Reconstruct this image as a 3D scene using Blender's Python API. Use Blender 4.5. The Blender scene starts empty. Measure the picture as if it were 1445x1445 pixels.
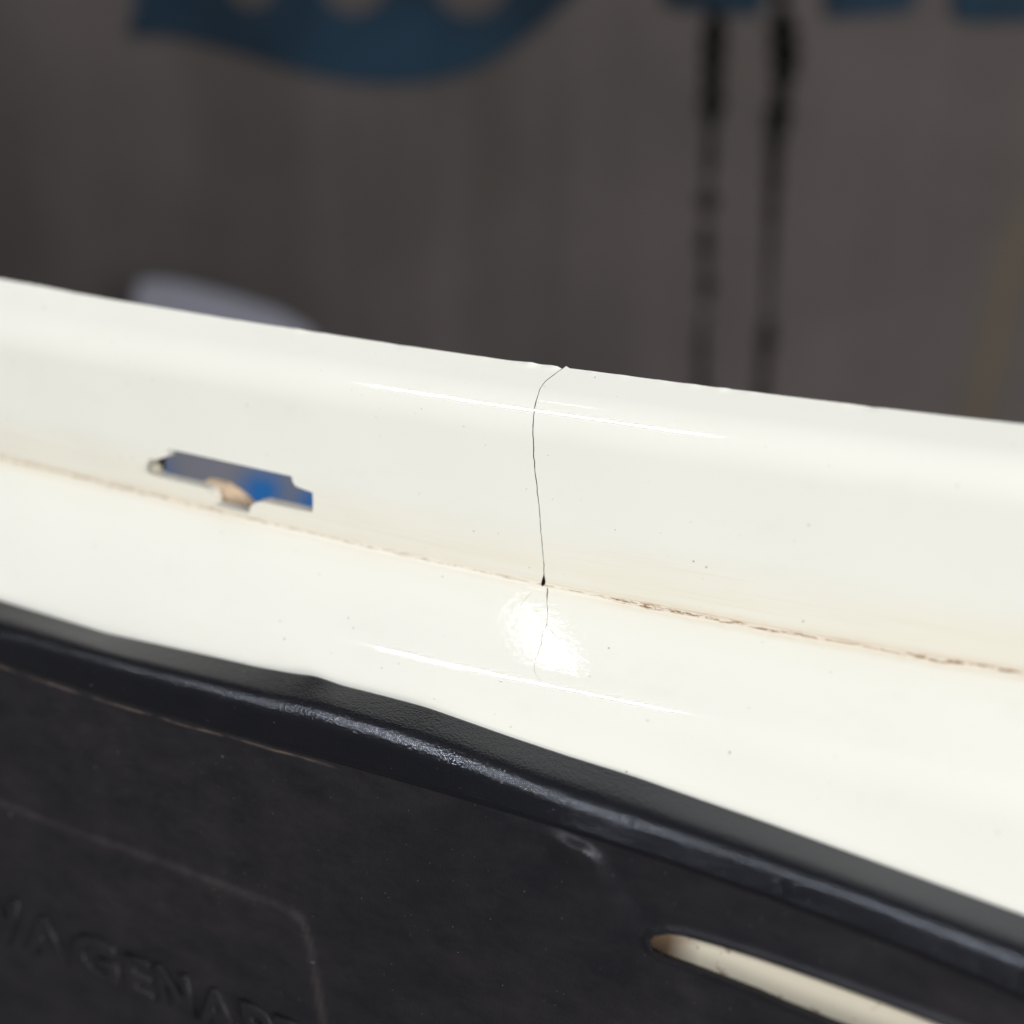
import bpy, math, random
import numpy as np
from mathutils import Vector, Matrix
from mathutils.geometry import delaunay_2d_cdt
random.seed(4)

# ------------------------------------------------------------------ camera, world, lamps
SC = bpy.context.scene
PITCH = math.radians(28.0)
CAM = np.array([0.0, 0.0, 1.20])
FPX = 1445.0                      # focal length in photo pixels (photo is 1445 px wide)
cd = bpy.data.cameras.new('camera'); cam = bpy.data.objects.new('camera', cd)
SC.collection.objects.link(cam); SC.camera = cam
cd.sensor_width = 36; cd.lens = 36; cd.clip_start = 0.01; cd.clip_end = 60
cam.location = CAM; cam.rotation_euler = (math.pi/2 - PITCH, 0, 0)
cd.dof.use_dof = True; cd.dof.focus_distance = 0.173; cd.dof.aperture_fstop = 5.4

W = bpy.data.worlds.new('World'); SC.world = W; W.use_nodes = True
wn = W.node_tree.nodes; wl = W.node_tree.links; wn.clear()
wo = wn.new('ShaderNodeOutputWorld'); wb = wn.new('ShaderNodeBackground')
tc = wn.new('ShaderNodeTexCoord'); sx = wn.new('ShaderNodeSeparateXYZ'); cr = wn.new('ShaderNodeValToRGB')
mr = wn.new('ShaderNodeMapRange'); mr.inputs[1].default_value = -1; mr.inputs[2].default_value = 1
wl.new(tc.outputs['Generated'], sx.inputs[0]); wl.new(sx.outputs['Z'], mr.inputs[0]); wl.new(mr.outputs[0], cr.inputs[0])
cr.color_ramp.elements[0].position = 0.45; cr.color_ramp.elements[0].color = (.10, .097, .092, 1)
cr.color_ramp.elements[1].position = 0.80; cr.color_ramp.elements[1].color = (.17, .17, .17, 1)
wl.new(cr.outputs[0], wb.inputs['Color']); wb.inputs['Strength'].default_value = 0.9
wl.new(wb.outputs[0], wo.inputs['Surface'])
SC.view_settings.view_transform = 'Standard'; SC.view_settings.look = 'None'
SC.view_settings.exposure = 0.0; SC.view_settings.gamma = 1.0

# strip frame: S along the panel to the right, N away from the camera, Z up
FW = np.array([0, math.cos(PITCH), -math.sin(PITCH)]); UP = np.array([0, math.sin(PITCH), math.cos(PITCH)]); RT = np.array([1., 0, 0])
vp = (-3722.0, 772.0)
A = RT*(vp[0]/FPX) + UP*(vp[1]/FPX) + FW; A[2] = 0; A /= np.linalg.norm(A)
S = -A; N = np.array([-S[1], S[0], 0.0]); Z = np.array([0, 0, 1.0])
def ray(px, py):
    d = FW + RT*((px-722.5)/FPX) - UP*((py-722.5)/FPX)
    return d/np.linalg.norm(d)
_d = FW + RT*((760-722.5)/FPX) - UP*((825-722.5)/FPX)
P0 = CAM + _d*0.180                # the crease at the crack
def loc2w(s, n, z): return P0 + np.multiply.outer(s, S) + np.multiply.outer(n, N) + np.multiply.outer(z, Z)
def w2px(P):
    d = np.asarray(P) - CAM
    f = d@FW
    return 722.5 + FPX*(d@RT)/f, 722.5 - FPX*(d@UP)/f
def on_n(px, py, n):
    """point where the sight line meets the vertical sheet at offset n; returns s, z"""
    d = ray(px, py); o = CAM - P0
    t = (n - o@N)/(d@N); p = o + d*t
    return p@S, p[2]

def lamp_dir(px, py, n, phi):
    s, z = on_n(px, py, n); p = loc2w(s, n, z)
    v = (CAM-p)/np.linalg.norm(CAM-p); c = v@A
    l = -c*A + math.sqrt(1-c*c)*(-math.cos(phi)*N + math.sin(phi)*Z)
    return p, l
def lamp_dir_t(px, py, n, phi, k):
    '''lamp direction mirrored at a bend whose run falls by k per metre'''
    s, z = on_n(px, py, n); p = loc2w(s, n, z); v = (CAM-p)/np.linalg.norm(CAM-p)
    t = S-k*Z; t /= np.linalg.norm(t); q = -math.cos(phi)*N+math.sin(phi)*Z
    best = min(np.linspace(-.95, .95, 4001), key=lambda a: abs((a*S+math.sqrt(1-a*a)*q+v)@t))
    return p, best*S+math.sqrt(1-best*best)*q
def area(name, p, l, dist, sx_, sy_, watts, col):
    ld = bpy.data.lights.new(name, 'AREA'); ld.shape = 'RECTANGLE'; ld.size = sx_; ld.size_y = sy_
    ld.energy = watts; ld.color = col
    o = bpy.data.objects.new(name, ld); SC.collection.objects.link(o)
    pos = p + l*dist
    zax = Vector(l); xax = Vector(S) - zax*Vector(S).dot(zax); xax.normalize(); yax = zax.cross(xax)
    M = Matrix((xax, yax, zax)).transposed().to_4x4(); M.translation = pos
    o.matrix_world = M
    return o
p_, l_ = lamp_dir(735, 580, .006, math.radians(51))
area('ceiling_tube_lamp', p_, l_, 1.7, .56, .018, 8.6, (.93, .96, 1.0))
p_, l_ = lamp_dir_t(1600, 1400, -.0285, math.radians(51), 0.03)
area('ceiling_tube_lamp', p_, l_, 1.7, .60, .020, 6.5, (.90, .94, 1.0))
PATCH_DIR = (-.4186, -.0825, .9044)
p_, l_ = np.array((.00665, .14162, 1.09818)), np.array(PATCH_DIR)
area('ceiling_panel_lamp', p_, l_, 1.6, .095, .020, .13, (.96, .98, 1.0))
l_ = -N*.46 + S*.84 + Z*.24; l_ /= np.linalg.norm(l_)
area('added_fill_light', P0, l_, 2.6, 1.5, 1.8, 90.0, (1.0, .985, .95))  # unseen soft fill, added to brighten the upright white face

# ------------------------------------------------------------------ helpers
def tag(o, label=None, cat=None, group=None, kind=None):
    for k, v in (('label', label), ('category', cat), ('group', group), ('kind', kind)):
        if v: o[k] = v
    return o
def link(name, me, mat=None, parent=None):
    o = bpy.data.objects.new(name, me); SC.collection.objects.link(o)
    if mat is not None:
        me.materials.append(mat)
    if parent: o.parent = parent
    return o
def empty(name, loc=(0, 0, 0)):
    o = bpy.data.objects.new(name, None); o.empty_display_size = .02; SC.collection.objects.link(o)
    o.location = loc
    return o
def keep(o, parent):
    o.parent = parent; o.matrix_parent_inverse = Matrix.Translation(-Vector(parent.location))
    return o
def smoothstep(a, b, x):
    t = np.clip((x-a)/(b-a), 0, 1); return t*t*(3-2*t)
def make_rail(pts, n, s_grid, smooth=0.004, deg=None):
    """pixel polyline on the vertical sheet at offset n -> z(s)"""
    q = np.array([on_n(x, y, n) for x, y in pts]); q = q[np.argsort(q[:, 0])]
    if deg is not None:
        c = np.polyfit(q[:, 0], q[:, 1], deg); z = np.polyval(c, np.clip(s_grid, q[0, 0], q[-1, 0]))
        dc = np.polyder(c)
        z += np.polyval(dc, q[0, 0])*np.minimum(s_grid-q[0, 0], 0) + np.polyval(dc, q[-1, 0])*np.maximum(s_grid-q[-1, 0], 0)
        return z
    s, z0 = q[:, 0], q[:, 1]
    sl0 = (z0[2]-z0[0])/(s[2]-s[0]); sl1 = (z0[-1]-z0[-3])/(s[-1]-s[-3])
    zi = np.interp(s_grid, s, z0)
    zi = np.where(s_grid < s[0], z0[0]+sl0*(s_grid-s[0]), zi); zi = np.where(s_grid > s[-1], z0[-1]+sl1*(s_grid-s[-1]), zi)
    h = s_grid[1]-s_grid[0]; r = int(3*smooth/h)+1
    k = np.exp(-.5*(np.arange(-r, r+1)*h/smooth)**2); k /= k.sum()
    pad = np.concatenate([zi[0]+(zi[1]-zi[0])*np.arange(-r, 0), zi, zi[-1]+(zi[-1]-zi[-2])*np.arange(1, r+1)])
    return np.convolve(pad, k, 'valid')

class Loft:
    """rounded polyline profile of rails (n, z(s)) swept along S; v is arc length at s=0"""
    def __init__(self, rails, radii, s0=-.26, s1=.16):
        self.sg = np.linspace(s0, s1, 1700); self.n = [r[0] for r in rails]
        self.z = [r[1](self.sg) for r in rails]; self.rad = radii
        zc = [np.interp(0, self.sg, z) for z in self.z]
        L = [math.hypot(self.n[i+1]-self.n[i], zc[i+1]-zc[i]) for i in range(len(rails)-1)]
        self.L = L; self.v = np.concatenate([[0], np.cumsum(L)]); self.zc = zc
    def pt(self, s, v):
        s = np.asarray(s, float); v = np.asarray(v, float)
        Zs = np.array([np.interp(s, self.sg, z) for z in self.z]); Ns = np.array([np.full(s.shape, n) for n in self.n])
        K = len(self.n)
        def lin(vv):
            i = np.clip(np.searchsorted(self.v, vv, 'right')-1, 0, K-2)
            t = (vv-self.v[i])/(self.v[i+1]-self.v[i]); ar = np.arange(s.size).reshape(s.shape)
            Zf = Zs.reshape(K, -1); a = ar.ravel(); ii = i.ravel(); tt = t.ravel()
            z = Zf[ii, a]*(1-tt)+Zf[ii+1, a]*tt
            na = np.array(self.n); n = na[ii]*(1-tt)+na[ii+1]*tt
            return n.reshape(s.shape), z.reshape(s.shape)
        n, z = lin(v)
        for k in range(1, K-1):
            r = self.rad[k-1]
            if r <= 0: continue
            a, b = self.v[k]-r, self.v[k]+r
            m = (v > a) & (v < b)
            if not m.any(): continue
            n0, z0 = lin(np.full(s.shape, a)); n1, z1 = lin(np.full(s.shape, b))
            t = np.clip((v-a)/(2*r), 0, 1)
            nb = (1-t)**2*n0+2*t*(1-t)*self.n[k]+t*t*n1; zb = (1-t)**2*z0+2*t*(1-t)*Zs[k]+t*t*z1
            n = np.where(m, nb, n); z = np.where(m, zb, z)
        return n, z
    extra = None
    def world(self, s, v):
        n, z = self.pt(s, v)
        P = loc2w(s, n, z)
        if self.extra is not None:
            e = 2e-4
            n2, z2 = self.pt(s, np.asarray(v)+e); dn, dz = n2-n, z2-z
            q = np.hypot(dn, dz)+1e-12
            nn, nz = dz/q, -dn/q            # outward (toward camera / up)
            h = self.extra(np.asarray(s), np.asarray(v), P)
            P = P + np.multiply.outer(nn*self.sgn*h, N) + np.multiply.outer(nz*self.sgn*h, Z)
        return P
    sgn = 1.0
    def normal(self, s, v):
        e = 1.2e-4
        du = self.world(s+e, v)-self.world(s-e, v); dv = self.world(s, v+e)-self.world(s, v-e)
        nn = np.cross(du, dv); nn /= np.linalg.norm(nn, axis=-1, keepdims=True)+1e-20
        flip = np.sign(((CAM-self.world(s, v))*nn).sum(-1))
        med = 1.0 if np.median(flip) > 0 else -1.0
        return nn*med
    def inv(self, px, py, vlo=None, vhi=None):
        if not hasattr(self, 'G'):
            s = np.linspace(self.sg[0], self.sg[-1], 420); v = np.linspace(self.v[0], self.v[-1], 260)
            SS, VV = np.meshgrid(s, v); e = self.extra; self.extra = None
            X, Y = w2px(self.world(SS, VV)); self.extra = e
            self.G = (SS, VV, X, Y)
        SS, VV, X, Y = self.G
        d = (X-px)**2+(Y-py)**2
        if vlo is not None: d = np.where((VV < vlo) | (VV > vhi), 1e18, d)
        i = np.argmin(d); s, v = SS.ravel()[i], VV.ravel()[i]
        ex = self.extra; self.extra = None
        for _ in range(8):
            e = 1e-5
            f = lambda a, b: np.array(w2px(self.world(np.array([a]), np.array([b]))[0]))
            x0 = f(s, v); J = np.array([(f(s+e, v)-x0)/e, (f(s, v+e)-x0)/e]).T
            if abs(np.linalg.det(J)) < 1e-3: break
            st = np.linalg.solve(J, np.array([px, py])-x0); st = np.clip(st, -.002, .002)
            s += st[0]; v += st[1]
        self.extra = ex
        return s, v

def in_poly(P, poly):
    x, y = P[:, 0], P[:, 1]; c = np.zeros(len(P), bool); m = len(poly); j = m-1
    for i in range(m):
        xi, yi = poly[i]; xj, yj = poly[j]
        if yi != yj:
            c ^= ((yi > y) != (yj > y)) & (x < (xj-xi)*(y-yi)/(yj-yi)+xi)
        j = i
    return c
def dist_poly(P, poly, closed=True):
    poly = np.asarray(poly); d = np.full(len(P), 1e9)
    m = len(poly)
    for i in range(m if closed else m-1):
        a = poly[i]; b = poly[(i+1) % m]; ab = b-a; L = (ab**2).sum()+1e-18
        t = np.clip(((P-a)@ab)/L, 0, 1); q = a+t[:, None]*ab
        d = np.minimum(d, np.hypot(*(P-q).T))
    return d
def resample(poly, h, closed=True):
    out = []; m = len(poly)
    for i in range(m if closed else m-1):
        a = np.array(poly[i]); b = np.array(poly[(i+1) % m]); k = max(1, int(math.ceil(np.hypot(*(b-a))/h)))
        out += [tuple(a+(b-a)*j/k) for j in range(k)]
    if not closed: out.append(tuple(poly[-1]))
    return out
def cdt_sheet(us, vs, holes, hmin=2.2e-4, outline=None):
    """triangulate grid us x vs minus the hole polygons; returns pts, tris, boundary loops of the holes"""
    U, V = np.meshgrid(us, vs); P = np.stack([U.ravel(), V.ravel()], 1)
    keepm = np.ones(len(P), bool)
    for hp in holes:
        lo = np.min(hp, 0)-.004; hi = np.max(hp, 0)+.004
        near = ((P > lo) & (P < hi)).all(1); idx = np.where(near)[0]
        if len(idx):
            q = P[idx]; keepm[idx[in_poly(q, hp) | (dist_poly(q, hp) < hmin)]] = False
    if outline is not None:
        keepm &= in_poly(P, outline) & (dist_poly(P, outline) > hmin)
    P = P[keepm]; pts = [tuple(p) for p in P]; edges = []; loops = []
    allp = list(holes) + ([outline] if outline is not None else [])
    for hp in allp:
        b = len(pts); pts += [tuple(p) for p in hp]; m = len(hp)
        edges += [(b+i, b+(i+1) % m) for i in range(m)]; loops.append(list(range(b, b+m)))
    SCL = 1000.0
    vo, eo, fo, ov, oe, of = delaunay_2d_cdt([Vector((p[0]*SCL, p[1]*SCL)) for p in pts], edges, [], 0, 1e-6, True)
    Q = np.array([(v.x/SCL, v.y/SCL) for v in vo]); F = np.array([f for f in fo if len(f) == 3])
    cen = Q[F].mean(1); bad = (cen[:, 1] < vs[0]) | (cen[:, 1] > vs[-1]) if outline is None else np.zeros(len(F), bool)
    for hp in holes: bad |= in_poly(cen, hp)
    if outline is not None: bad |= ~in_poly(cen, outline)
    F = F[~bad]
    mp = {}
    for i, o in enumerate(ov):
        for k in o: mp[k] = i
    loops = [[mp[i] for i in l if i in mp] for l in loops]
    return Q, F, loops
def sheet_mesh(name, loft, Q, F, thick, mats, edge_loops, tag_uv=True):
    """outer skin with exact normals plus the cut faces that go inward by thick"""
    P = loft.world(Q[:, 0], Q[:, 1]); NN = loft.normal(Q[:, 0], Q[:, 1])
    fn = np.cross(P[F[:, 1]]-P[F[:, 0]], P[F[:, 2]]-P[F[:, 0]]); w = (fn*NN[F[:, 0]]).sum(1) < 0
    F = F.copy(); F[w] = F[w][:, ::-1]
    # boundary edges
    E = np.concatenate([F[:, [0, 1]], F[:, [1, 2]], F[:, [2, 0]]]); key = np.sort(E, 1)
    u, idx, cnt = np.unique(key, axis=0, return_index=True, return_counts=True)
    B = E[idx[cnt == 1]]
    nV = len(P); vid = {}; extraP = []; extraN = []; faces = [tuple(f) for f in F]; mi = [0]*len(F)
    def sub(i):
        if i not in vid:
            vid[i] = (nV+len(extraP), nV+len(extraP)+1); extraP.extend([P[i], P[i]-NN[i]*thick])
        return vid[i]
    for a, b in B:
        a0, a1 = sub(a); b0, b1 = sub(b)
        faces.append((b0, a0, a1, b1)); mi.append(1)
    # back skin
    nb = nV+len(extraP); Pb = P-NN*thick*.999
    allP = np.concatenate([P, np.array(extraP).reshape(-1, 3), Pb])
    for f in F[:, ::-1]: faces.append(tuple(f+nb)); mi.append(2)
    me = bpy.data.meshes.new(name); me.from_pydata([tuple(p) for p in allP], [], [tuple(map(int, f)) for f in faces])
    for m in mats: me.materials.append(m)
    me.polygons.foreach_set('material_index', mi)
    sm = [m != 1 for m in mi]; me.polygons.foreach_set('use_smooth', sm)
    uv = me.uv_layers.new(name='UVMap'); li = np.zeros(len(me.loops), int); me.loops.foreach_get('vertex_index', li)
    qa = np.zeros((len(allP), 2)); qa[:nV] = Q; qa[nb:] = Q
    for i, (x, y) in vid.items(): qa[x] = Q[i]; qa[y] = Q[i]
    uv.data.foreach_set('uv', qa[li].ravel())
    cn = np.zeros((len(allP), 3)); cn[:nV] = NN; cn[nb:] = -NN
    # cut faces keep their own flat normals
    ln = cn[li]
    off = 3*len(F)
    k = off
    for j in range(len(F), len(F)+len(B)):
        f = faces[j]; a, b, c = allP[f[0]], allP[f[1]], allP[f[2]]
        q = np.cross(b-a, c-a); q /= np.linalg.norm(q)+1e-20
        ln[k:k+4] = q; k += 4
    me.normals_split_custom_set([tuple(x) for x in ln])
    return me

# ------------------------------------------------------------------ materials
def newmat(name):
    m = bpy.data.materials.new(name); m.use_nodes = True; nt = m.node_tree
    return m, nt, nt.nodes['Principled BSDF']
class NB:
    def __init__(s, nt): s.nt = nt
    def n(s, t, **kw):
        x = s.nt.nodes.new(t)
        for k, v in kw.items():
            if k.startswith('i'): x.inputs[int(k[1:])].default_value = v
            else: setattr(x, k, v)
        return x
    def l(s, a, b): s.nt.links.new(a, b)
    def math(s, op, a, b=None, clamp=False):
        x = s.nt.nodes.new('ShaderNodeMath'); x.operation = op; x.use_clamp = clamp
        for i, q in enumerate((a, b)):
            if q is None: continue
            if isinstance(q, (int, float)): x.inputs[i].default_value = q
            else: s.l(q, x.inputs[i])
        return x.outputs[0]
    def rng(s, a, lo, hi, o0=0., o1=1.):
        x = s.nt.nodes.new('ShaderNodeMapRange'); s.l(a, x.inputs[0])
        for i, q in zip((1, 2, 3, 4), (lo, hi, o0, o1)): x.inputs[i].default_value = q
        return x.outputs[0]
    def mix(s, f, a, b):
        x = s.nt.nodes.new('ShaderNodeMix'); x.data_type = 'RGBA'
        if isinstance(f, (int, float)): x.inputs[0].default_value = f
        else: s.l(f, x.inputs[0])
        for i, q in ((6, a), (7, b)):
            if isinstance(q, tuple): x.inputs[i].default_value = (*q, 1) if len(q) == 3 else q
            else: s.l(q, x.inputs[i])
        return x.outputs[2]
    def noise(s, vec, scale, detail=3, rough=.5):
        x = s.nt.nodes.new('ShaderNodeTexNoise'); x.inputs['Scale'].default_value = scale
        x.inputs['Detail'].default_value = detail; x.inputs['Roughness'].default_value = rough
        if vec is not None: s.l(vec, x.inputs['Vector'])
        return x.outputs[0]
    def mapping(s, vec, sc=(1, 1, 1), loc=(0, 0, 0)):
        x = s.nt.nodes.new('ShaderNodeMapping'); s.l(vec, x.inputs[0]); x.inputs['Scale'].default_value = sc; x.inputs['Location'].default_value = loc
        return x.outputs[0]
    def specks(s, vec, scale, thr, size):
        """sparse small dots: random cells, dot radius varies"""
        x = s.nt.nodes.new('ShaderNodeTexVoronoi'); x.inputs['Scale'].default_value = scale; s.l(vec, x.inputs['Vector'])
        sp = s.nt.nodes.new('ShaderNodeSeparateColor'); s.l(x.outputs['Color'], sp.inputs[0])
        on = s.math('GREATER_THAN', sp.outputs[0], thr)
        rad = s.math('MULTIPLY', sp.outputs[1], size)
        a = s.math('SUBTRACT', rad, x.outputs['Distance'])
        dot = s.math('MULTIPLY', a, 1.0/(.35*size), clamp=True)
        return s.math('MULTIPLY', s.math('MULTIPLY', on, dot), sp.outputs[2])

# ------------------------------------------------------------------ the white bumper skin
T0 = [(-60, 381), (0, 393), (75, 407), (150, 422), (235, 435), (300, 446), (425, 466), (500, 476), (560, 486), (625, 495), (695, 505), (722, 509), (797, 519), (870, 528), (987, 544), (1060, 553), (1137, 562), (1250, 576), (1367, 591), (1445, 598), (1500, 604)]
HL = [(0, 462), (470, 535), (600, 557), (740, 580), (850, 596), (1000, 613), (1445, 672)]
CR_ = [(0, 645), (100, 668), (130, 677), (196, 688), (296, 718), (407, 746), (530, 771), (640, 798), (760, 825), (860, 843), (1022, 873), (1151, 897), (1265, 920), (1445, 950)]
GR = [(0, 790), (200, 832), (415, 882), (600, 927), (720, 954), (872, 990), (1022, 1025), (1222, 1070), (1445, 1122)]
ED = [(-40, 837), (0, 847), (150, 893), (300, 926), (360, 940), (415, 950), (445, 953), (480, 966), (540, 981), (600, 997), (722, 1040), (800, 1066), (897, 1096), (985, 1127), (1072, 1157), (1222, 1211), (1330, 1250), (1445, 1291), (1500, 1311)]
RD = [(-40, 876), (0, 887), (100, 913), (200, 941), (300, 967), (400, 993), (450, 1004), (550, 1033), (650, 1066), (722, 1091), (822, 1126), (972, 1173), (1072, 1206), (1222, 1258), (1330, 1300), (1445, 1345), (1500, 1366)]
LR = [(-40, 860), (0, 872), (225, 928), (350, 962), (440, 985), (550, 1015), (722, 1077), (822, 1112), (972, 1162), (1072, 1195), (1222, 1245), (1445, 1328)]
VR = [(-40, 920), (0, 932), (200, 1003), (350, 1042), (525, 1092), (650, 1122), (722, 1148), (847, 1185), (972, 1228), (1122, 1288), (1272, 1348), (1445, 1405)]
def shift(pts, d): return [(x, y+d) for x, y in pts]
random.seed(11)
BUR = [(random.uniform(-.2, .12), random.uniform(.0005, .0016), random.choice([1, 1, -1])*random.uniform(.00003, .00017)) for _ in range(70)]
def burr(sg):
    z = np.zeros_like(sg)
    for c, w, a in BUR: z = z + a*np.exp(-((sg-c)/w)**2)
    return z
def R(pts, n, **kw): return (n, lambda sg: make_rail(pts, n, sg, **kw))
nT, nB, nC, nG, nE = .0135, .0045, 0.0, -.0150, -.0205
zT = (nT, lambda sg: make_rail(T0, nT, sg, deg=3)*.5+make_rail(T0, nT, sg, smooth=.004)*.5)
railB = R(shift(HL, 1), nB, deg=2)
railC = R(CR_, nC, deg=3)
railG = R(shift(GR, 5), nG, deg=2)
zE_f = lambda sg: make_rail(ED, nE, sg, deg=4)-.0016
railE = (nE, zE_f)
zV0 = lambda sg: make_rail(VR, -.0285, sg, deg=3)
low1 = (-.0275, lambda sg: zE_f(sg)-.010)
low2 = (-.0465, lambda sg: zE_f(sg)-.086)
skin = Loft([zT, railB, railC, railG, railE, low1, low2], [.0052, .0011, .0030, .002, .003])
VB, VC, VG, VE = skin.v[1], skin.v[2], skin.v[3], skin.v[4]
print('skin rail z at s=0:', [round(z*1000, 1) for z in skin.zc], 'n', [round(n*1000, 1) for n in skin.n], 'v', (skin.v*1000).round(1))
crack_c = skin.inv(768, 905, VC, VG)
def skin_bump(s, v, P):
    # the skin has sprung open a little beside the crack; slight waviness of moulded plastic elsewhere
    a = s-crack_c[0]; b = v-crack_c[1]
    h = -.00003*np.exp(-((a/.007)**2+(b/.006)**2))
    h = h + .00003*np.sin(s*95+v*40)+.00002*np.sin(s*210-v*150+1.3)
    return h + burr(s)*smoothstep(.0012, 0., v)
# hairline crack (pixel path, half width in mm)
def crack_poly(path, widths, vlo, vhi, jit=.00006):
    q = np.array([skin.inv(x, y, vlo, vhi) for x, y in path])
    if path[0][1] < 525: q[0][1] = -.0004
    w = np.array(widths)*.86e-3
    # refine
    pts = []; ws = []
    for i in range(len(q)-1):
        k = max(1, int(np.hypot(*(q[i+1]-q[i]))/.0007))
        for j in range(k):
            t = j/k; pts.append(q[i]*(1-t)+q[i+1]*t); ws.append(w[i]*(1-t)+w[i+1]*t)
    pts.append(q[-1]); ws.append(w[-1]); pts = np.array(pts); ws = np.array(ws)
    jr = np.array([[random.uniform(-1, 1)*jit, random.uniform(-1, 1)*jit*.4] for _ in pts]); jr[0] = jr[-1] = 0
    pts = pts+jr
    d = np.gradient(pts, axis=0); d /= np.linalg.norm(d, axis=1, keepdims=True); nn = np.stack([-d[:, 1], d[:, 0]], 1)
    ws = ws*np.array([random.uniform(.75, 1.25) for _ in ws])
    L = pts+nn*ws[:, None]; Rr = pts-nn*ws[:, None]
    return [tuple(p) for p in L]+[tuple(p) for p in Rr[::-1]]
up_path = [(797, 520), (782, 528.6), (771, 537), (764, 545), (756, 566), (752.7, 588), (752, 613), (753.4, 645.6), (757, 681.6), (760.6, 714), (763, 746), (766, 779), (768, 797), (767.8, 810), (768, 815), (767.6, 819), (766.8, 823), (765, 827)]
up_w = [.07, .07, .07, .075, .085, .10, .10, .09, .085, .08, .07, .065, .075, .10, .24, .42, .38, .15]
cr1 = crack_poly(up_path, up_w, 0.0, VC+.004)
lo_path = [(772.5, 830), (772.6, 834), (772, 851), (773, 869), (771.8, 881), (766, 892), (764, 908), (759, 923), (755, 932), (753.8, 944.6), (757, 953), (765, 962)]
lo_w = [.10, .13, .042, .038, .05, .036, .036, .028, .024, .018, .014, .01]
cr2 = crack_poly(lo_path, lo_w, VC-.001, VE)
cr3 = crack_poly([(774, 885), (779, 891), (784, 898), (790, 903)], [.014, .022, .016, .008], VC, VE)
slot_px = [(235, 633), (300, 647), (411, 672), (413, 680), (417, 686), (424, 689), (432, 692), (441, 695), (441.5, 708), (441, 723),
           (420, 719), (395, 713.5), (370, 708), (361, 709), (355, 713), (352.5, 718), (352, 724), (326, 718), (301, 712), (300.5, 704), (298, 697), (293, 691), (286, 687.5),
           (262, 682), (240, 677), (222, 672), (214, 667), (209, 660), (207.5, 652), (210, 648), (222, 648.5), (233, 645), (234, 639)]
slot = [skin.inv(x, y, VB, VC+.0005) for x, y in slot_px]
slot = resample(slot, .0006)
cr4 = crack_poly([(751, 835), (744, 843), (737, 852), (731, 862)], [.012, .022, .018, .008], VC, VE)
crk_all = [cr1, cr2, cr3, cr4]
def axis_steps(brk, lo, hi, coarse, fine):
    out = [lo]; x = lo
    while x < hi:
        d = min(abs(x-b) for b in brk); h = fine + (coarse-fine)*min(1, max(0, (d-.003)/.006)); x += h; out.append(min(x, hi))
    return np.array(out)
us = axis_steps([crack_c[0], crack_c[0]+.003], -.24, .15, .0012, .0009)
vs = axis_steps([0, VB, VC, VG, VE], 0.0, skin.v[-1], .0024, .0005)
skin.extra = skin_bump
_s, _v = skin.inv(778, 918, VC, VG); _p = skin.world(np.array([_s]), np.array([_v]))[0]; _n = skin.normal(np.array([_s]), np.array([_v]))[0]
_e = (CAM-_p)/np.linalg.norm(CAM-_p); print('PATCH', _p, 'n', _n, 'refl', 2*(_e@_n)*_n-_e)
Qs, Fs, loops = cdt_sheet(us, vs, crk_all+[slot], hmin=2.0e-4)
print('skin tris', len(Fs))

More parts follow.
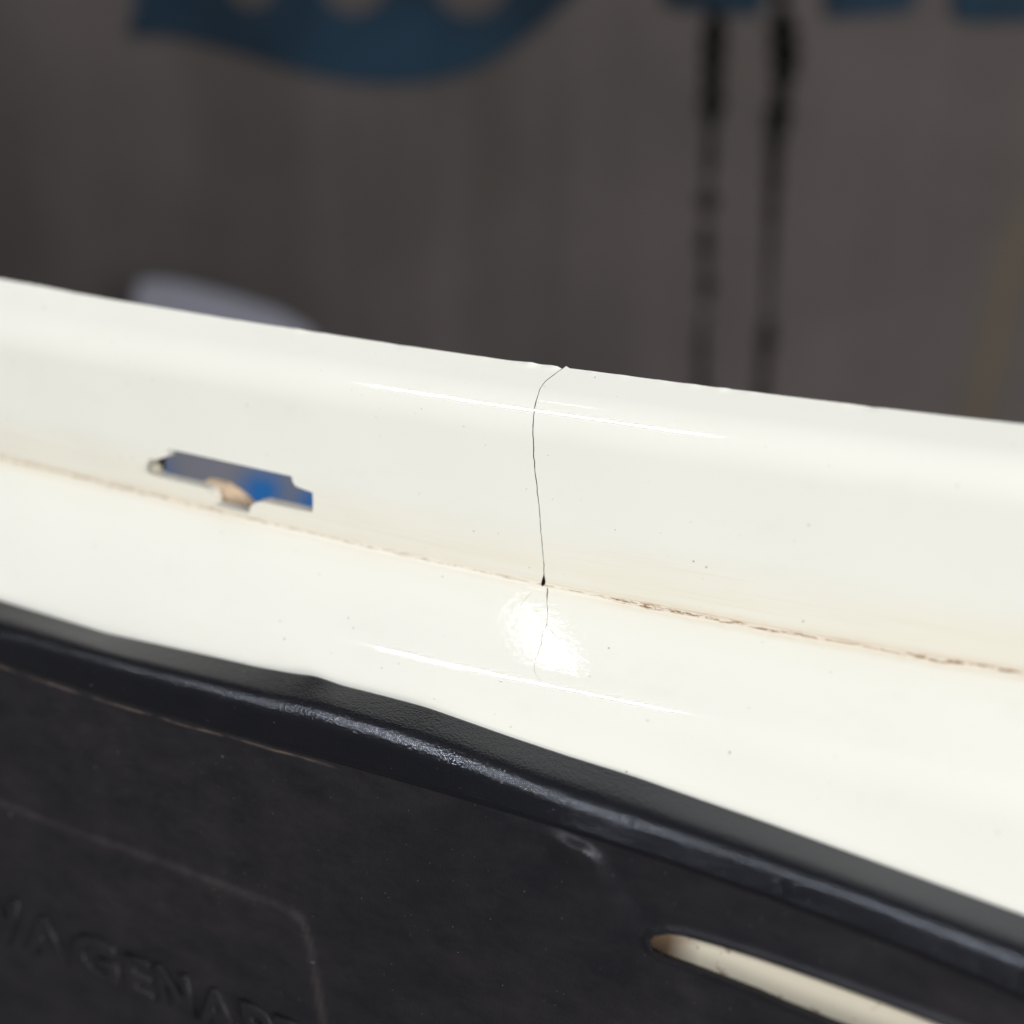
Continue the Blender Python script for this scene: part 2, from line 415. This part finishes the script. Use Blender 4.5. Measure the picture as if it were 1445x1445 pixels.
def white_mat():
    m, nt, b = newmat('white_bumper_paint'); g = NB(nt)
    tcn = g.n('ShaderNodeTexCoord'); uv = tcn.outputs['UV']; ob = tcn.outputs['Object']
    sep = g.n('ShaderNodeSeparateXYZ'); g.l(uv, sep.inputs[0]); U, V = sep.outputs[0], sep.outputs[1]
    base = (.825, .82, .755)
    # dusty film near the crease
    dv = g.math('ABSOLUTE', g.math('SUBTRACT', V, VC-.0030))
    film = g.rng(dv, .0015, .0095, 1, 0)
    nz = g.noise(g.mapping(uv, (35, 420, 1)), 1.0, 4, .6)
    film = g.math('MULTIPLY', film, g.rng(nz, .25, .75, .35, 1.0), clamp=True)
    c = g.mix(g.math('MULTIPLY', film, .5), base, (.78, .70, .53))
    # faint streaks along the wall foot
    st = g.noise(g.mapping(uv, (22, 1900, 1), (3, 0, 0)), 1.0, 3, .55)
    stm = g.math('MULTIPLY', g.rng(st, .56, .72, 0, 1), g.rng(g.math('ABSOLUTE', g.math('SUBTRACT', V, VC-.0045)), .001, .006, 1, 0), clamp=True)
    c = g.mix(g.math('MULTIPLY', stm, .16), c, (.55, .45, .30))
    # the dirt line lying in the crease
    wig = g.math('MULTIPLY', g.math('SUBTRACT', g.noise(g.mapping(uv, (160, 0, 0)), 1.0, 4, .6), .5), .0010)
    d0 = g.math('ABSOLUTE', g.math('ADD', g.math('SUBTRACT', V, VC+.0001), wig))
    n1 = g.noise(g.mapping(uv, (420, 1900, 1)), 1.0, 6, .78)
    n2 = g.noise(g.mapping(uv, (62, 0, 0), (7.3, 0, 0)), 1.0, 2, .5)
    # stronger on the stretch right of the crack and at the far left
    east = g.rng(U, .004, .016, 0, 1); west = g.rng(U, -.052, -.068, 0, .8)
    stretch = g.math('MAXIMUM', east, west, clamp=True); stretch = g.math('MAXIMUM', stretch, .45)
    thick = g.math('MULTIPLY', g.rng(n2, .36, .68, .00010, .00070), 1.0)
    core = g.math('SUBTRACT', 1.0, g.math('DIVIDE', d0, thick), clamp=True)
    grain = g.rng(n1, .47, .57, 0, 1)
    dm = g.math('MULTIPLY', g.math('MULTIPLY', core, grain), g.math('MULTIPLY', stretch, 1.7), clamp=True)
    wash = g.math('MULTIPLY', g.rng(d0, 0, .0018, .60, 0), g.math('MULTIPLY', stretch, g.rng(n1, .3, .7, .3, 1)), clamp=True)
    c = g.mix(wash, c, (.58, .40, .21))
    c = g.mix(dm, c, (.27, .165, .085))
    line = g.math('MULTIPLY', g.rng(g.math('ABSOLUTE', g.math('SUBTRACT', V, VC-.00045)), .00004, .00016, .55, 0), g.rng(g.noise(g.mapping(uv, (90, 0, 0), (1, 0, 0)), 1., 2, .5), .35, .6, .1, 1), clamp=True)
    c = g.mix(g.math('MULTIPLY', line, stretch), c, (.42, .27, .15))
    # specks and smudges
    s1 = g.specks(uv, 620, .72, .17); s2 = g.specks(g.mapping(uv, (1, 1, 1), (.37, .11, 0)), 330, .86, .12); s3 = g.specks(g.mapping(uv, (.7, 1.2, 1), (.9, .41, 0)), 900, .90, .22)
    c = g.mix(g.math('MULTIPLY', s1, .55), c, (.22, .20, .17)); c = g.mix(g.math('MULTIPLY', s2, .8), c, (.22, .18, .14)); c = g.mix(g.math('MULTIPLY', s3, .3), c, (.33, .30, .25))
    sm = g.rng(g.noise(uv, 60, 4, .6), .60, .75, 0, .10); c = g.mix(sm, c, (.66, .66, .62))
    sc_ = g.specks(g.mapping(uv, (1, .22, 1), (.45, .2, 0)), 420, .93, .07); c = g.mix(g.math('MULTIPLY', sc_, .35), c, (.40, .38, .33))
    sm2 = g.math('MULTIPLY', g.rng(g.noise(g.mapping(uv, (1, 2.4, 1)), 42, 5, .68), .55, .75, 0, .22), g.rng(g.noise(uv, 420, 3, .6), .35, .65, .3, 1)); c = g.mix(sm2, c, (.70, .66, .54))
    # grime on the part hidden under the trim; brown shade painted in at the slot tip
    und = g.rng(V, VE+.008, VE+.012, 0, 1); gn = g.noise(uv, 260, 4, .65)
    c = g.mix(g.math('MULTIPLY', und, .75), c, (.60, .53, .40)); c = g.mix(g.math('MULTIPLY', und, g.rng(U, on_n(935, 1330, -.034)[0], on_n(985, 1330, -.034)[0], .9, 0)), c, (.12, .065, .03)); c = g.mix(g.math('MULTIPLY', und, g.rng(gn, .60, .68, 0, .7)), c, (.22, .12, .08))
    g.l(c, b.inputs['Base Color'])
    rough = g.math('ADD', g.rng(g.noise(uv, 140, 4, .6), .3, .7, .03, .065), g.math('ADD', g.rng(d0, .0004, .0011, .45, 0), g.math('MULTIPLY', dm, .3)))
    g.l(rough, b.inputs['Roughness']); b.inputs['IOR'].default_value = 1.5
    b.inputs['Subsurface Weight'].default_value = 0.0
    bp = g.n('ShaderNodeBump'); bp.inputs['Strength'].default_value = .09; bp.inputs['Distance'].default_value = .0002
    op = g.math('ADD', g.noise(uv, 700, 2, .5), g.math('MULTIPLY', g.math('ADD', dm, s2), 2.0)); g.l(op, bp.inputs['Height']); g.l(bp.outputs[0], b.inputs['Normal'])
    return m
def cut_mat():
    m, nt, b = newmat('dirty_cut_plastic'); g = NB(nt); tcn = g.n('ShaderNodeTexCoord'); ob = tcn.outputs['Object']
    n = g.noise(ob, 900, 4, .65); n2 = g.noise(ob, 160, 3, .5)
    c = g.mix(g.rng(n, .50, .68), (.66, .62, .54), (.34, .22, .13)); c = g.mix(g.rng(n2, .35, .55), c, (.64, .63, .58))
    g.l(c, b.inputs['Base Color']); b.inputs['Roughness'].default_value = .7
    return m
def simple(name, col, rough=.5, var=.15, scale=40, bump=0, bscale=400, spec=.5, dist=.0003):
    m, nt, b = newmat(name); g = NB(nt); tcn = g.n('ShaderNodeTexCoord'); ob = tcn.outputs['Object']
    n = g.noise(ob, scale, 4, .55)
    c = g.mix(g.rng(n, .3, .7), tuple(x*(1-var) for x in col), tuple(min(1, x*(1+var)) for x in col))
    g.l(c, b.inputs['Base Color']); b.inputs['Roughness'].default_value = rough; b.inputs['Specular IOR Level'].default_value = spec
    if bump:
        bp = g.n('ShaderNodeBump'); bp.inputs['Strength'].default_value = bump; bp.inputs['Distance'].default_value = dist
        g.l(g.noise(ob, bscale, 3, .6), bp.inputs['Height']); g.l(bp.outputs[0], b.inputs['Normal'])
    return m
M_white = white_mat(); M_cut = cut_mat(); M_crk = simple('crack_shade_grime', (.05, .045, .04), .9); M_back = simple('unpainted_back', (.10, .095, .09), .7)

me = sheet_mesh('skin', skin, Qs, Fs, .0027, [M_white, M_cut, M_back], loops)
# cut faces of the cracks: grimy tone darkened to hold the slit's shade
me.materials.append(M_crk)
uvl = me.uv_layers[0].data
cs = [np.array(c) for c in crk_all]
mi = np.zeros(len(me.polygons), int); me.polygons.foreach_get('material_index', mi)
for i in np.where(mi == 1)[0]:
    u = uvl[me.polygons[int(i)].loop_start].uv
    if u[1] < 1e-4 and abs(u[0]-cr1[0][0]) > .0006: me.polygons[int(i)].material_index = 0; continue
    for c in cs:
        if np.min(np.hypot(c[:, 0]-u[0], c[:, 1]-u[1])) < 3e-4: me.polygons[int(i)].material_index = 3; break
bumper = empty('bumper', tuple(P0+np.array([0, 0, -.08])))
tag(bumper, 'glossy white bumper panel with a hairline crack and dirty crease above black trim', 'bumper')
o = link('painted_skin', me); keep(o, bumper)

# rib and burr visible inside the notched slot
def tri_part(name, pts3, thickdir, mat, parent):
    pts3 = [np.array(p) for p in pts3]; k = len(pts3); V = [tuple(p) for p in pts3]+[tuple(p+np.array(thickdir)) for p in pts3]
    F = [tuple(range(k)), tuple(range(2*k-1, k-1, -1))]+[(i, i+k, (i+1) % k+k, (i+1) % k) for i in range(k)]
    me = bpy.data.meshes.new(name); me.from_pydata(V, [], F); o = link(name, me, mat)
    bv = o.modifiers.new('bevel', 'BEVEL'); bv.width = .0002; bv.segments = 2
    if parent: keep(o, parent)
    return o
def at_n(px, py, n):
    s, z = on_n(px, py, n); return loc2w(s, n, z)
M_rib = simple('dusty_rib_plastic', (.62, .47, .33), .75, .25, 500, .5, 900)
rib = [(284, 720), (282, 690), (288, 679), (300, 681), (318, 686), (333, 696), (345, 706), (353, 714), (356, 740), (290, 740)]
tri_part('inner_rib', [at_n(x, y, .0040) for x, y in rib], tuple(N*.002), M_rib, bumper)

M_burr = simple('pale_burr_plastic', (.33, .31, .25), .8, .1, 300)
M_void = simple('dark_gap_shade', (.012, .012, .012), .95)  # near-black colour standing for shade inside the gap
import bmesh
bm = bmesh.new(); bmesh.ops.create_icosphere(bm, subdivisions=3, radius=.0014)
me = bpy.data.meshes.new('burr'); bm.to_mesh(me); bm.free()
for p in me.polygons: p.use_smooth = True
o = link('plastic_burr', me, M_burr); o.location = at_n(219, 661, .0012); o.scale = (1, 1, .9); keep(o, bumper)
tri_part('gap_shade_block', [at_n(x, y, .005) for x, y in [(195, 640), (216, 645), (217, 652), (214, 680), (190, 680)]], tuple(N*.004), M_void, bumper)  # dark block put in where the gap beside the burr is only shaded

# ------------------------------------------------------------------ the black lower trim
def black_mat(name, dust=0.0, rough=.34, bump=.35):
    m, nt, b = newmat(name); g = NB(nt); tcn = g.n('ShaderNodeTexCoord'); ob = tcn.outputs['Object']; uv = tcn.outputs['UV']
    base = (.0040, .0042, .0066) if dust < .9 else (.0100, .0098, .0128)
    n = g.noise(g.mapping(uv, (1, 1.8, 1)), 85, 6, .72); n2 = g.noise(uv, 14, 3, .5)
    d = g.math('MULTIPLY', g.rng(n, .35, .7), g.rng(n2, .3, .65, .3, 1), clamp=True)
    c = g.mix(g.math('MULTIPLY', d, dust), base, (.019, .016, .0175))
    if dust > .9:
        sepu = g.n('ShaderNodeSeparateXYZ'); g.l(uv, sepu.inputs[0])
        band = g.math('ABSOLUTE', g.math('SUBTRACT', sepu.outputs[1], .0011))
        fine = g.math('MULTIPLY', g.rng(band, .00005, .0004, .55, 0), g.rng(g.noise(g.mapping(uv, (120, 900, 1)), 1., 3, .6), .42, .6), clamp=True)
        fine = g.math('MULTIPLY', fine, g.rng(sepu.outputs[0], -.022, -.034, 0, 1))
        c = g.mix(fine, c, (.20, .15, .12))
        at = g.n('ShaderNodeAttribute'); at.attribute_name = 'dust'
        en = g.rng(g.noise(uv, 170, 4, .65), .36, .62, .15, 1)
        c = g.mix(g.math('MULTIPLY', g.math('MULTIPLY', at.outputs['Fac'], en), .26), c, (.062, .046, .040))
        # short scuffs and lint
        sc_ = g.specks(g.mapping(uv, (1, .28, 1), (.2, .6, 0)), 520, .90, .10); c = g.mix(g.math('MULTIPLY', sc_, .6), c, (.20, .17, .15))
        sc2 = g.specks(g.mapping(uv, (.35, 1, 1), (.1, .3, 0)), 420, .91, .09); c = g.mix(g.math('MULTIPLY', sc2, .5), c, (.17, .14, .13))
        br = g.rng(g.noise(g.mapping(uv, (1, 1.5, 1), (2, 1, 0)), 38, 5, .7), .50, .74, 0, .28); c = g.mix(br, c, (.032, .025, .023))
    sp = g.specks(uv, 1500, .72, .20); sp2 = g.specks(g.mapping(uv, (1, 1.6, 1), (.3, .7, 0)), 330, .90, .10)
    c = g.mix(g.math('MULTIPLY', sp, .35+.3*dust), c, (.16, .14, .13)); c = g.mix(g.math('MULTIPLY', sp2, .8), c, (.32, .30, .28))
    g.l(c, b.inputs['Base Color']); b.inputs['Specular IOR Level'].default_value = .85 if dust < .9 else .46; b.inputs['Specular Tint'].default_value = (.86, .90, 1, 1)
    r = g.math('ADD', g.rng(g.noise(uv, 90, 4, .6), .3, .7, rough-.05, rough+.06), g.math('MULTIPLY', d, .25*dust)); g.l(r, b.inputs['Roughness'])
    bp = g.n('ShaderNodeBump'); bp.inputs['Strength'].default_value = bump; bp.inputs['Distance'].default_value = .00022
    h = g.math('ADD', g.noise(uv, 2300, 2, .6), g.math('MULTIPLY', g.noise(uv, 900, 2, .5), .4)); g.l(h, bp.inputs['Height']); g.l(bp.outputs[0], b.inputs['Normal'])
    return m, g, b, c, uv
M_blk = black_mat('black_grained_plastic', .2, .15, .46)[0]
M_pan = black_mat('dusty_black_plastic', 1.0, .37, .35)[0]
nLo = -.0285
rimrails = [(nE+.002, lambda sg: make_rail(ED, nE, sg, smooth=.0012)-.0022),
            (nE-.0002, lambda sg: make_rail(ED, nE-.0002, sg, smooth=.0012)),
            (-.0250, lambda sg: make_rail(ED, -.0250, sg, smooth=.003)*.45+make_rail(RD, -.0250, sg, smooth=.003)*.55), R(shift(RD, 1), -.0283, smooth=.0018), (-.0312, lambda sg: make_rail(VR, -.0312, sg, deg=3)+.0006), R(VR, -.0310, deg=3),
            (-.0304, lambda sg: make_rail(VR, -.0310, sg, deg=3)-.0006)]
rim = Loft(rimrails, [.0003, .0007, .0026, .0004, .0003])
print('rim z', [round(z*1000, 1) for z in rim.zc])
usr = axis_steps([-.03], -.24, .14, .0012, .0010); vsr = np.unique(np.concatenate([np.linspace(0, rim.v[-1], 34)]+[np.linspace(max(0, v-.001), min(rim.v[-1], v+.001), 9) for v in rim.v]))
vsr = vsr[np.concatenate([[True], np.diff(vsr) > 6e-5])]
Q, F, _ = cdt_sheet(usr, vsr, [])
trim = empty('lower_trim', tuple(P0+np.array([-.02, -.03, -.09])))
tag(trim, 'black grained plastic trim with a rolled rim, raised lettering and a long slot below the white bumper', 'car trim')
me = sheet_mesh('rim', rim, Q, F, .0012, [M_blk, M_blk, M_blk], None)
keep(link('rolled_rim', me), trim)

# panel below the rim
pr = [(-.0304, lambda sg: make_rail(VR, -.0310, sg, deg=3)-.0002), (-.0518, lambda sg: make_rail(VR, -.0310, sg, deg=3)-.098)]
print('K', [round(float((np.interp(a+.005, rim.sg, rim.z[3])-np.interp(a-.005, rim.sg, rim.z[3]))/.01), 3) for a in (-.08, -.04, 0, .02, .04, .06)])
panel = Loft(pr, [])
VP = panel.v[-1]
ip = lambda x, y: panel.inv(x, y)
def ip_poly(pts): return [ip(x, y) for x, y in pts]
field = ip_poly([(-420, 800), (0, 900), (200, 980), (350, 1020), (525, 1070), (650, 1105), (700, 1135), (745, 1158), (790, 1175), (828, 1190), (846, 1204), (862, 1240), (885, 1278), (908, 1310), (930, 1345), (960, 1370), (985, 1430), (1000, 1520), (1010, 1900), (-420, 1900)])
plate = ip_poly([(-420, 985), (0, 1128), (200, 1203), (380, 1271), (412, 1283), (430, 1298), (440, 1330), (452, 1400), (466, 1480), (490, 1700), (-420, 1700)])
slotb_px = [(917, 1326), (925, 1318), (945, 1315), (965, 1318), (1010, 1331), (1072, 1351), (1200, 1397), (1322, 1443), (1420, 1480), (1440, 1500), (1420, 1520), (1330, 1500), (1250, 1470), (1172, 1441), (1110, 1416), (1072, 1399), (1010, 1375), (960, 1356), (938, 1347), (922, 1337)]
slotb = resample(ip_poly(slotb_px), .0008)
glint_c = ip(818, 1187)
def sdist(P, poly):
    d = dist_poly(P, poly); return np.where(in_poly(P, poly), d, -d)
def panel_h(s, v, P):
    sh = np.shape(s); q = np.stack([np.ravel(s), np.ravel(v)], 1)
    sh0 = np.exp(-(((q[:, 0]-glint_c[0])/.0042)**2+((q[:, 1]-glint_c[1])/.004)**2)); wd = .0020-.0015*sh0
    h = (.0003+.0013*sh0)*smoothstep(-1, 1, sdist(q, field)/wd)
    h = h + .0006*smoothstep(-.0010, .0010, sdist(q, plate))
    ds = dist_poly(q, slotb); h = h + .0005*smoothstep(.0016, .0003, ds)
    h = h + .00018*np.sin(q[:, 0]*60+q[:, 1]*40)
    return h.reshape(sh)
usp = axis_steps([glint_c[0]-.002, glint_c[0]+.003, glint_c[0]+.008], -.20, .11, .0009, .0004); vsp = axis_steps([0.0, glint_c[1], glint_c[1]+.005], 0, VP, .0006, .0004)
Q, F, _ = cdt_sheet(usp, vsp, [slotb], hmin=1.6e-4)
panel.extra = panel_h; panel.sgn = 1.0
# outward direction check: toward the camera
t0 = panel.world(np.array([-.04]), np.array([.02]))[0]; panel.extra = None; t1 = panel.world(np.array([-.04]), np.array([.02]))[0]; panel.extra = panel_h
if np.linalg.norm(t0-CAM) > np.linalg.norm(t1-CAM): panel.sgn = -1.0
panel_side = panel.sgn
print('panel tris', len(F), 'sgn', panel.sgn)
me = sheet_mesh('panel', panel, Q, F, .0010, [M_pan, M_blk, M_blk], None)
co = np.zeros(len(me.vertices)*3); me.vertices.foreach_get('co', co); nq = len(Q)
att = me.attributes.new('dust', 'FLOAT', 'POINT'); dv_ = np.zeros(len(me.vertices))
dp = dist_poly(Q, plate); df = dist_poly(Q, field[:9], closed=False)
dv_[:nq] = np.clip(np.exp(-(dp/.0008)**2)*.9+np.exp(-(dp/.0035)**2)*.25, 0, 1)
att.data.foreach_set('value', dv_)
keep(link('face_panel', me), trim)
# check the skin's outward sign the same way
# raised letters, one object each: bottom-left, bottom-right, top-left corners in the photo
letters = [('W', (-42, 1301), (43, 1337), (-50, 1233)), ('A', (46, 1336), (104, 1361), (40, 1276)), ('G', (114, 1362), (176, 1389), (106, 1303)),
           ('E', (190, 1394), (224, 1408), (182, 1340)), ('N', (236, 1412), (281, 1431), (226, 1354)), ('A', (288, 1436), (345, 1461), (282, 1378)),
           ('P', (356, 1466), (398, 1484), (346, 1404)), ('T', (404, 1488), (452, 1508), (394, 1424))]
fontcol = bpy.data.curves
for ch, bl, br, tl in letters:
    cu = bpy.data.curves.new('glyph', 'FONT'); cu.body = ch; cu.extrude = .05; cu.resolution_u = 4; cu.bevel_depth = .016; cu.bevel_resolution = 2; cu.offset = 0.012
    to = bpy.data.objects.new('glyph', cu); SC.collection.objects.link(to)
    dg = bpy.context.evaluated_depsgraph_get(); m2 = bpy.data.meshes.new_from_object(to.evaluated_get(dg)); bpy.data.objects.remove(to)
    co = np.array([v.co[:] for v in m2.vertices]); lo = co.min(0); hi = co.max(0)
    uvw = (co-lo)/(hi-lo)
    PB, PR_, PT = [np.array(ip(*p)) for p in (bl, br, tl)]
    q = PB + uvw[:, :1]*(PR_-PB) + uvw[:, 1:2]*(PT-PB)
    base = panel.world(q[:, 0], q[:, 1]); nn = panel.normal(q[:, 0], q[:, 1])
    W3 = base + nn*((uvw[:, 2:3]-.30)*.0013)
    m2.vertices.foreach_set('co', W3.ravel()); m2.update()
    uvl = m2.uv_layers.new(name='UVMap') if not m2.uv_layers else m2.uv_layers[0]
    li = np.zeros(len(m2.loops), int); m2.loops.foreach_get('vertex_index', li); uvl.data.foreach_set('uv', q[li].ravel())
    m2.materials.clear()
    lo_ = link('letter', m2, M_pan); keep(lo_, trim)

# ------------------------------------------------------------------ background: grey wall, blue print, dark seams, pale sheet
YW = .72
def on_wall(px, py, y=YW):
    d = ray(px, py); t = (y-CAM[1])/d[1]; return CAM+d*t
def wall_mat():
    m, nt, b = newmat('grey_stained_wall'); g = NB(nt); tcn = g.n('ShaderNodeTexCoord'); ob = tcn.outputs['Object']
    n = g.noise(ob, 3.2, 4, .55); n2 = g.noise(g.mapping(ob, (14, 14, 1.5)), 1., 3, .5); n3 = g.noise(g.mapping(ob, (1, 1, 1), (4, 2, 1)), 5, 2, .5)
    c = g.mix(g.rng(n, .35, .65), (.036, .0315, .030), (.066, .0565, .0555))
    c = g.mix(g.rng(n2, .45, .7, 0, .35), c, (.078, .067, .069))
    sep = g.n('ShaderNodeSeparateXYZ'); g.l(ob, sep.inputs[0])
    # yellowish rust runs towards the right end
    xs = g.math('ABSOLUTE', g.math('SUBTRACT', g.math('ADD', sep.outputs[0], g.math('MULTIPLY', g.noise(g.mapping(ob, (6, 6, 6)), 1., 2, .5), .04)), .375))
    rust = g.math('MULTIPLY', g.rng(xs, .002, .024, .35, 0), g.rng(n3, .40, .6, 0, 1), clamp=True)
    c = g.mix(rust, c, (.085, .062, .022))
    g.l(c, b.inputs['Base Color']); b.inputs['Roughness'].default_value = .8; b.inputs['Specular IOR Level'].default_value = .25
    bp = g.n('ShaderNodeBump'); bp.inputs['Strength'].default_value = .4; bp.inputs['Distance'].default_value = .004; g.l(g.noise(ob, 25, 4, .6), bp.inputs['Height']); g.l(bp.outputs[0], b.inputs['Normal'])
    return m
x0, x1, z0, z1 = -1.6, 1.6, -.1, 2.2
me = bpy.data.meshes.new('wall')
V = [(x, y, z) for y in (YW, YW+.04) for x in (x0, x1) for z in (z0, z1)]
me.from_pydata(V, [], [(0, 2, 3, 1), (4, 5, 7, 6), (0, 1, 5, 4), (2, 6, 7, 3), (1, 3, 7, 5), (0, 4, 6, 2)])
wall = link('wall', me, wall_mat()); tag(wall, 'dull grey brown wall out of focus behind the bumper', None, None, 'structure')

M_blue = simple('dark_blue_print', (.0055, .0165, .030), .8, .6, 7, spec=.15)
def wall_print(name, outer, holes, mat, y, th=.0015, h=.02, parent=None):
    outer3 = [on_wall(*p, y=y) for p in outer]; o2 = [(p[0], p[2]) for p in outer3]; h2 = [[(on_wall(*p, y=y)[0], on_wall(*p, y=y)[2]) for p in hp] for hp in holes]
    xs = np.array(o2)
    Q, F, _ = cdt_sheet(np.arange(xs[:, 0].min(), xs[:, 0].max(), h), np.arange(xs[:, 1].min(), xs[:, 1].max(), h), h2, hmin=.004, outline=o2)
    V = [(q[0], y, q[1]) for q in Q]+[(q[0], y+th, q[1]) for q in Q]; k = len(Q)
    E = np.concatenate([F[:, [0, 1]], F[:, [1, 2]], F[:, [2, 0]]]); u, idx, cnt = np.unique(np.sort(E, 1), axis=0, return_index=True, return_counts=True)
    faces = [tuple(map(int, f)) for f in F]+[tuple(int(x)+k for x in f[::-1]) for f in F]+[(int(b), int(a), int(a)+k, int(b)+k) for a, b in E[idx[cnt == 1]]]
    me = bpy.data.meshes.new(name); me.from_pydata(V, [], faces); me.update()
    o = link(name, me, mat)
    if parent: o.parent = parent
    return o
def ell(cx, cy, rx, ry, k=28): return [(cx+rx*math.cos(2*math.pi*i/k), cy+ry*math.sin(2*math.pi*i/k)) for i in range(k)]
big = [(178, 48), (190, 20), (198, -60), (205, -150), (960, -150), (900, -90), (850, -45), (806, -5), (770, 30), (730, 62), (690, 88), (650, 104), (600, 114), (550, 117), (500, 114), (450, 105), (400, 92), (350, 76), (300, 62), (250, 50), (215, 47)]
bp_ = wall_print('printed_emblem', big, [ell(357, -32, 40, 45), ell(500, -32, 52, 53), ell(666, -34, 58, 59)], M_blue, YW-.004)
tag(bp_, 'large dark blue curved emblem with scalloped upper cut-outs printed on the grey wall', 'printed emblem')
b2 = wall_print('printed_letter', [(1165, -60), (1170, 24), (1215, 21), (1262, 17), (1290, 11), (1300, -60)], [], M_blue, YW-.004)
tag(b2, 'dark blue letter foot tapering to the right, beside the thicker dark seam', 'printed letter')
b3 = wall_print('printed_letter', [(1352, -60), (1348, 24), (1380, 30), (1470, 28), (1540, 20), (1540, -60)], [], M_blue, YW-.004)
tag(b3, 'foot of a dark blue printed letter cut off by the top right corner', 'printed letter')
b4 = wall_print('printed_letter', [(930, -60), (940, 4), (965, 12), (1000, 13), (1040, 18), (1068, 20), (1082, 0), (1085, -60)], [], M_blue, YW-.004)
tag(b4, 'foot of a dark blue printed letter behind the two dark seams', 'printed letter')

M_seam = simple('dark_sealant', (.002, .0018, .0016), .9, .2, 20, spec=.1)
def seam(path, label):
    """lumpy bead of sealant running down the wall; path entries: px, py, half width in px"""
    px = np.array(path, float); t = np.linspace(0, 1, 160); q = np.linspace(0, 1, len(px))
    X = np.interp(t, q, px[:, 0]); Y = np.interp(t, q, px[:, 1]); Wd = np.interp(t, q, px[:, 2])
    V = []; F = []; K = 10
    for i in range(160):
        c = on_wall(X[i], Y[i], YW); w = 1.25*Wd[i]/FPX*np.linalg.norm(c-CAM)*(1+.18*math.sin(i*.9)+.12*math.sin(i*2.3))
        for k in range(K+1):
            a = math.pi*k/K; V.append((c[0]-w*math.cos(a), YW+.001-.55*w*math.sin(a), c[2]))
    for i in range(159):
        for k in range(K): a = i*(K+1)+k; F.append((a, a+1, a+K+2, a+K+1))
    me = bpy.data.meshes.new('seam'); me.from_pydata(V, [], F)
    for p in me.polygons: p.use_smooth = True
    o = link('sealant_seam', me, M_seam); tag(o, label, 'seam', 'dark seams running down the grey wall'); return o
seam([(1020, -120, 11), (1015, -40, 12), (1010, 20, 11), (1007, 70, 14), (1006, 105, 11), (1005, 150, 13), (1003, 185, 6), (1001, 235, 7), (999, 260, 3), (999, 285, 12), (998, 305, 3), (995, 345, 9), (996, 375, 4), (997, 405, 9), (995, 430, 3), (990, 480, 6), (990, 540, 6), (986, 700, 5), (985, 900, 4)],
     'left of two broken dark sealant seams running down the grey wall, thinner one')
seam([(1100, -120, 8), (1102, -40, 9), (1103, 10, 7), (1105, 40, 15), (1108, 90, 15), (1102, 130, 9), (1098, 165, 14), (1094, 200, 9), (1091, 260, 8), (1088, 330, 6), (1085, 390, 5), (1083, 440, 4), (1082, 478, 10), (1078, 510, 6), (1075, 550, 7), (1072, 700, 5), (1070, 900, 4)],
     'right of two dark sealant seams running down the grey wall, thick at its top')

M_sheet = simple('pale_lavender_sheet', (.17, .175, .212), .7, .08, 8); M_sblue = simple('bright_blue_print', (.010, .13, .40), .6, .1, 8)
sheet = wall_print('paper_sheet', [(196, 398), (225, 396), (270, 404), (330, 420), (390, 440), (435, 466), (470, 520), (520, 620), (560, 820), (120, 820), (150, 600)], [], M_sheet, YW-.06, .003)
tag(sheet, 'pale lavender sheet with blue print standing behind the white bumper', 'sheet')
pb = wall_print('blue_print', [(343, 672), (365, 668), (398, 676), (396, 700), (380, 735), (345, 735)], [], M_sblue, YW-.0625, .001, parent=sheet)
pb = wall_print('blue_print', [(426, 688), (470, 690), (470, 740), (418, 735)], [], M_sblue, YW-.0625, .001, parent=sheet)
pb = wall_print('blue_print', [(222, 650), (238, 655), (234, 690), (215, 690)], [], M_sblue, YW-.0625, .001, parent=sheet)
